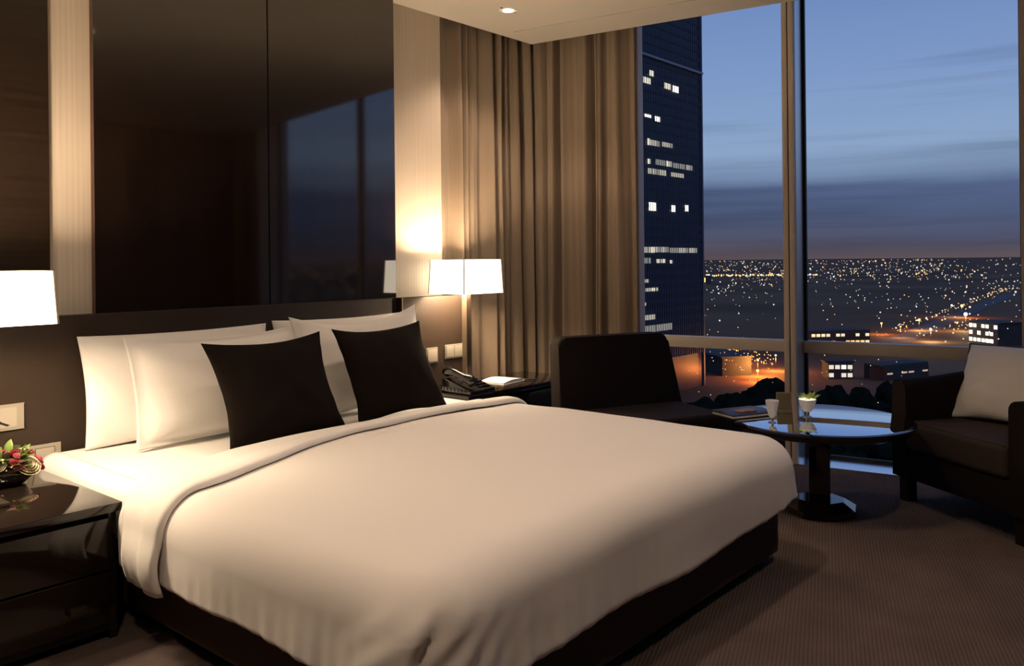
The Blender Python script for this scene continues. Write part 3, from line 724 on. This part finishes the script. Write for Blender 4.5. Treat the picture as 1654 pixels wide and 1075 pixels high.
# ------------------------------------------------------------------ telephone, note pad, pen
NZ = .478
ph = empty('telephone', (3.355, 3.215, NZ), 0); tag(ph, 'black desk telephone on the right nightstand', 'telephone')
def prism(name, prof, x0, x1, mat, parent, bev=.004):
    bm = bmesh.new(); a = [bm.verts.new((x0, y, z)) for y, z in prof]; b = [bm.verts.new((x1, y, z)) for y, z in prof]
    bm.faces.new(a); bm.faces.new(b[::-1])
    for i in range(len(prof)): bm.faces.new((a[i], b[i], b[(i + 1) % len(prof)], a[(i + 1) % len(prof)]))
    if bev: bmesh.ops.bevel(bm, geom=list(bm.edges), offset=bev, segments=2, profile=.6, affect='EDGES')
    return finish(name, bm, mat, parent, angle=.6)
prism('phone_body', [(-.11, .0), (.11, .0), (.11, .075), (.085, .078), (-.11, .022)], -.10, .10, 'phone', ph)
hs = tube('handset', [(-.065, -.10, .055), (-.065, -.085, .075), (-.065, -.03, .088), (-.065, .04, .108), (-.065, .095, .118), (-.065, .11, .10)], [.026, .028, .020, .020, .028, .026], 'phone', ph, 12)
kb = bmesh.new()
box('display', .0, .085, .045, .08, .066, .083, 'folder', ph, .002)
for i in range(3):
    for j in range(4):
        y = -.085 + j * .03; z = .022 + (y + .11) * .28
        box('key', .005 + i * .028, .025 + i * .028, y, y + .018, z, z + .010, 'black_wood', ph, .002)
tube('cord', [(-.09 - .012 * math.cos(k * .9), -.1 + k * .004, .022 + .012 * math.sin(k * .9)) for k in range(50)], .004, 'phone', ph, 6)
npd = empty('note_pad', (3.74, 3.30, NZ), .12); tag(npd, 'white note pad beside the telephone', 'note pad')
box('pad_board', -.12, .13, -.09, .09, 0, .006, 'paper', npd, .002)
pg = []; fg = []
for i in range(13):
    x = -.115 + .23 * i / 12
    for y in (-.085, .085): pg += [(x, y, .006), (x, y, .013 + .012 * math.sin(i / 12 * PI))]
for i in range(12):
    a = i * 4; fg += [(a + 1, a + 5, a + 7, a + 3), (a, a + 4, a + 5, a + 1), (a + 2, a + 3, a + 7, a + 6), (a, a + 2, a + 6, a + 4)]
fg += [(0, 1, 3, 2), (48, 50, 51, 49)]
pydata('pages', pg, fg, 'paper', npd)
pen = empty('pen', (3.875, 3.215, NZ + .008), -.5); tag(pen, 'slim pen lying at the end of the note pad', 'pen')
tube('barrel', [(-.06, 0, 0), (.05, 0, 0)], .0045, 'chrome', pen, 8); tube('tip', [(.05, 0, 0), (.065, 0, 0)], [.004, .001], 'gap', pen, 8)

# ------------------------------------------------------------------ flowers
fl = empty('flower_arrangement', (1.055, 3.26, .437)); tag(fl, 'low bowl of cream, red and pink roses on the left nightstand', 'flowers')
lathe('bowl', [(.045, 0), (.06, .004), (.085, .03), (.088, .045), (.080, .045), (.07, .03)], 'gloss_black', fl, 28)
def rose(name, c, r, mat, seed, tilt):
    rnd = random.Random(seed); v, f = [], []
    for layer in range(5):
        k = 3 + layer; rr = r * (.22 + .19 * layer); hh = r * (1.05 - .10 * layer)
        for p in range(k):
            a0 = 2 * PI * p / k + layer * .7 + rnd.uniform(-.15, .15); wd_ = 2 * PI / k * .72; i0 = len(v)
            for j in range(5):
                t = j / 4; prof = rr * (.35 + .65 * math.sin(t * PI * .55)) + (r * .14 * layer / 4 * max(0, t - .7) * 3)
                for i in range(5):
                    u = i / 4 * 2 - 1; a = a0 + u * wd_ * (.75 if t < .2 else 1)
                    z = hh * t * (1 - .12 * u * u * t) - r * .35
                    v.append((prof * math.cos(a) * (1 - .05 * u * u), prof * math.sin(a) * (1 - .05 * u * u), z))
            for j in range(4):
                for i in range(4): a = i0 + j * 5 + i; f.append((a, a + 1, a + 6, a + 5))
    o = pydata(name, v, f, mat, fl, smooth=True); o.location = c; o.rotation_euler = tilt
    md = o.modifiers.new('t', 'SOLIDIFY'); md.thickness = .0012
    return o
for q, (c, r_, m_, tl) in enumerate([((.048, -.052, .058), .040, 'cream', (.75, .25, 0)), ((.008, -.062, .072), .026, 'red', (.7, -.2, 0)), ((.030, -.022, .104), .024, 'red', (.25, .1, 0)),
        ((.096, -.018, .070), .021, 'pink', (.2, .9, 0)), ((.090, -.046, .052), .018, 'red', (.6, .7, 0)), ((-.045, -.052, .075), .028, 'cream', (.6, -.4, 0)), ((-.02, .02, .104), .024, 'pink', (-.2, -.2, 0)),
        ((.066, .018, .096), .022, 'cream', (-.2, .5, 0)), ((.072, -.012, .100), .016, 'pink', (.2, .5, 0)), ((.028, .045, .088), .022, 'red', (-.6, .1, 0)), ((-.07, .0, .08), .024, 'red', (0, -.8, 0)), ((.02, -.045, .100), .014, 'pink', (.5, 0, 0))]):
    rose('rose', c, r_, m_, q + 1, tl)
rl = random.Random(5)
def leaf(c, L, wdt, yaw_, pitch, mat):
    v, f = [], []
    for i in range(6):
        t = i / 5; w_ = wdt * math.sin(PI * min(.97, t * .95 + .04)) ; z = .25 * L * math.sin(t * PI * .6)
        v += [(L * t, -w_, z + .25 * w_), (L * t, 0, z), (L * t, w_, z + .25 * w_)]
    for i in range(5):
        a = i * 3; f += [(a, a + 3, a + 4, a + 1), (a + 1, a + 4, a + 5, a + 2)]
    o = pydata('leaf', v, f, mat, fl, smooth=True); o.location = c; o.rotation_euler = (0, -pitch, yaw_)
    md = o.modifiers.new('t', 'SOLIDIFY'); md.thickness = .0012
for k in range(54):
    a = rl.uniform(0, 2 * PI); leaf((math.cos(a) * .055, math.sin(a) * .055, .045 + rl.uniform(0, .055)), rl.uniform(.035, .06), rl.uniform(.009, .016), a + rl.uniform(-.5, .5), rl.uniform(-.2, 1.2), rl.choice(('leaf', 'leaf', 'leaf_dark')))

# ------------------------------------------------------------------ round table and what stands on it
TC = (3.944, 1.478)
tb = empty('round_table', (*TC, 0), .3); tag(tb, 'round pedestal table with mirror-polished top by the window', 'table')
lathe('table_top', [(.30, .385), (.385, .398), (.412, .41), (.42, .425), (.418, .437), (.408, .4395)], 'gloss_black', tb, 72)
lathe('top_plate', [(.404, .436), (.404, .4405), (.400, .441)], 'mirror_top', tb, 72)
box('pedestal', -.047, .047, -.047, .047, .05, .39, 'gloss_black', tb, .004)
lathe('foot', [(.165, 0), (.172, .006), (.168, .03), (.115, .062), (.11, .064)], 'gloss_black', tb, 8, smooth=False, rot=PI / 8)
TZ = .441
vg = empty('votive_glass', (3.705, 1.608, TZ)); tag(vg, 'small white conical votive glass on the left of the round table', 'votive')
lathe('cup', [(.010, .024), (.016, .034), (.024, .065), (.030, .10), (.0295, .104), (.0265, .104), (.021, .068), (.006, .04)], 'frost', vg, 28)
lathe('stem', [(.018, 0), (.019, .003), (.006, .009), (.005, .024), (.008, .027)], 'chrome', vg, 20)
cs = empty('card_stand', (4.035, 1.69, TZ), -.87); tag(cs, 'small square olive card stand on the round table', 'card stand')
box('card', -.037, .037, -.006, .006, .006, .092, 'olive', cs, .002); box('foot_bar', -.037, .037, -.016, .016, 0, .007, 'olive', cs, .002)
box('card_face', -.032, .032, -.0075, -.005, .012, .086, simple('olive_print', (.13, .105, .055), .6, noise_amt=.1, nscale=60), cs)
cb = empty('candle_bowl', (3.935, 1.532, TZ)); tag(cb, 'glowing candle cup topped with green leaves on the round table', 'candle')
lathe('cup', [(.016, .028), (.03, .045), (.042, .085), (.041, .087), (.037, .086), (.026, .05), (.006, .036)], 'frost', cb, 28)
lathe('candle', [(.02, .045), (.028, .062), (.026, .064)], 'wax', cb, 20)
lathe('stem', [(.022, 0), (.023, .003), (.008, .009), (.007, .028), (.012, .031)], 'chrome', cb, 20)
bm = bmesh.new(); bmesh.ops.create_uvsphere(bm, u_segments=10, v_segments=8, radius=.006)
for q in bm.verts: q.co = Vector((q.co.x, q.co.y, q.co.z * 2.0 + .074))
finish('flame', bm, 'bulb', cb, smooth=True)
light('candle_light', 'POINT', (0, 0, .082), .22, (1, .75, .4), cb, shadow_soft_size=.008)
for k in range(16):
    a = k * 2.4; v, f = [], []; L = .03 + .008 * (k % 3)
    for i in range(5):
        t = i / 4; w_ = .009 * math.sin(PI * (.05 + .92 * t)); v += [(L * t, -w_, .012 * t), (L * t, w_, .012 * t)]
    for i in range(4): f.append((i * 2, i * 2 + 2, i * 2 + 3, i * 2 + 1))
    o = pydata('leaf', v, f, 'leaf', cb, smooth=True); o.location = (.025 * math.cos(a), .025 * math.sin(a), .086 + .006 * (k % 2)); o.rotation_euler = (0, -.3, a + .6)
fo = empty('menu_folder', (3.80, 1.80, TZ), -.45); tag(fo, 'dark leather menu folder with a brown cover picture lying on the round table', 'folder')
box('back_cover', -.12, .12, -.085, .085, 0, .005, 'folder', fo, .002)
box('pages', -.115, .115, -.08, .08, .005, .014, 'paper', fo)
prism('front_cover', [(-.085, .014), (.085, .014), (.09, .022), (.0, .030), (-.085, .020)], -.122, .122, 'folder', fo, .002)
box('cover_picture', -.06, .04, -.06, .0, .0205, .031, 'folder_page', fo, .002)

# ------------------------------------------------------------------ lounge chair beside the bed
lc = empty('lounge_chair', (3.92, 2.43, 0), math.atan2(-.42, .907)); tag(lc, 'dark armless lounge chair between the bed and the window curtain', 'chair')
def backrest(name, w0, w1, zb, zt, yb, yt, th, mat, parent, rad=.05):
    """slightly flared upright cushion: wider below, rounded top corners, leaning back"""
    pts = []; n = 8
    pts += [(-w0 / 2, 0), (w0 / 2, 0)]
    for k in range(n + 1): a = k / n * PI / 2; pts.append((w1 / 2 - rad + rad * math.cos(a), 1 - (rad - rad * math.sin(a)) / (zt - zb)))
    for k in range(n + 1): a = PI / 2 + k / n * PI / 2; pts.append((-w1 / 2 + rad + rad * math.cos(a), 1 - (rad - rad * math.sin(a)) / (zt - zb)))
    bm = bmesh.new(); A, B = [], []
    for x, t in pts:
        y = yb + (yt - yb) * t; z = zb + (zt - zb) * t; A.append(bm.verts.new((x, y - th / 2, z))); B.append(bm.verts.new((x, y + th / 2, z)))
    bm.faces.new(A); bm.faces.new(B[::-1]); es = []
    for i in range(len(pts)): bm.faces.new((A[i], B[i], B[(i + 1) % len(pts)], A[(i + 1) % len(pts)]))
    es = [e for e in bm.edges if len(e.link_faces) == 2 and any(len(f.verts) > 4 for f in e.link_faces)]
    bmesh.ops.bevel(bm, geom=es, offset=.022, segments=3, profile=.6, affect='EDGES')
    return finish(name, bm, mat, parent, angle=.7)
backrest('backrest', .84, .74, .26, .765, .24, .36, .11, 'chair', lc)
bm = bmesh.new(); bbox(bm, -.365, .365, -.26, .20, .245, .375, .03, 4); finish('seat', bm, 'chair', lc, angle=.8)
box('seat_frame', -.34, .34, -.23, .26, .16, .25, 'chair', lc, .01)
for sx in (-.32, .32):
    for sy in (-.19, .22): box('leg', sx - .02, sx + .02, sy - .02, sy + .02, 0, .17, 'black_wood', lc, .003)

# ------------------------------------------------------------------ armchair on the right
fx, fy = (-.385 / .672, -.551 / .672)                 # along the front, from the far leg to the near leg
ac = empty('armchair', ((4.38 + 3.995) / 2 - .0, (1.212 + .661) / 2, 0), math.atan2(-fy, -fx)); tag(ac, 'dark brown tub armchair with a pale cushion at the right edge', 'armchair')
# local frame: x runs along the front, y runs to the front (towards the table); the back is at -y
AW = .40
def arm(sx):
    prof = []; th = .095
    bm = bmesh.new(); secs = []
    n = 22
    for i in range(n + 1):
        t = i / n; y = .03 - t * .62
        xo = sx * (AW + .0 - .06 * max(0, t - .6) / .4); zt = .60 + .035 * sstep(.1, 1, t)
        ring = []
        for k in range(9):
            a = PI * k / 8; ring.append((xo - sx * (th / 2) + (th / 2) * math.cos(a) * 1, y, zt - .045 + .045 * math.sin(a)))
        ring = [(xo - sx * th / 2 + th / 2, y, .12)] + ring + [(xo - sx * th / 2 - th / 2, y, .12)]
        secs.append([bm.verts.new(p) for p in ring])
    for i in range(n):
        m = len(secs[i])
        for k in range(m): bm.faces.new((secs[i][k], secs[i][(k + 1) % m], secs[i + 1][(k + 1) % m], secs[i + 1][k]))
    bm.faces.new(secs[0]); bm.faces.new(secs[-1][::-1])
    es = [e for e in secs[0][0].link_edges]
    return finish('arm', bm, 'chair', ac, angle=.9)
arm(1); arm(-1)
bm = bmesh.new(); secs = []; n = 24                    # curved back
for i in range(n + 1):
    a = PI * i / n; x = -.345 * math.cos(a); y = -.56 - .17 * math.sin(a) ** .8
    nx, ny = -math.cos(a), -math.sin(a) * .6; l_ = math.hypot(nx, ny); nx, ny = nx / l_, ny / l_
    zt = .64 + .10 * math.sin(a) ** .7; ring = [(x + nx * .05, y + ny * .05, .12)]
    for k in range(7): b = PI * k / 6; ring.append((x + nx * .05 * math.cos(b), y + ny * .05 * math.cos(b), zt - .05 + .05 * math.sin(b)))
    ring.append((x - nx * .05, y - ny * .05, .12)); secs.append([bm.verts.new(p) for p in ring])
for i in range(n):
    m = len(secs[i])
    for k in range(m): bm.faces.new((secs[i][k], secs[i][(k + 1) % m], secs[i + 1][(k + 1) % m], secs[i + 1][k]))
bm.faces.new(secs[0]); bm.faces.new(secs[-1][::-1])
finish('backrest', bm, 'chair', ac, angle=.9)
bm = bmesh.new(); bbox(bm, -.30, .30, -.60, .045, .26, .405, .035, 4); sc_ = finish('seat_cushion', bm, 'seatcloth', ac, angle=.9)
tube('piping', [(-.285, .03, .40), (.285, .03, .40)], .005, 'seatcloth', sc_, 6)
box('seat_frame', -.31, .31, -.62, .03, .12, .26, 'chair', ac, .01)
for sx in (-.345, .345):
    for sy in (-.015, -.55): box('leg', sx - .028, sx + .028, sy - .028, sy + .028, 0, .125, 'black_wood', ac, .003)
cu = pillow('cushion', 'pale cushion with black piping standing in the armchair', .46, .41, .15, (0, 0, 0), 0, 0, 'linen2', .07, 0, 9, 0, 0, None, 'cushion', 'piping')
rot = ac.rotation_euler[2]
Mr = Matrix.Rotation(rot, 4, 'Z')
pos = Vector(ac.location) + Mr @ Vector((.10, -.30, .41))
cu.rotation_euler = (PI / 2 - .52, -.05, rot + PI + .25); cu.location = pos
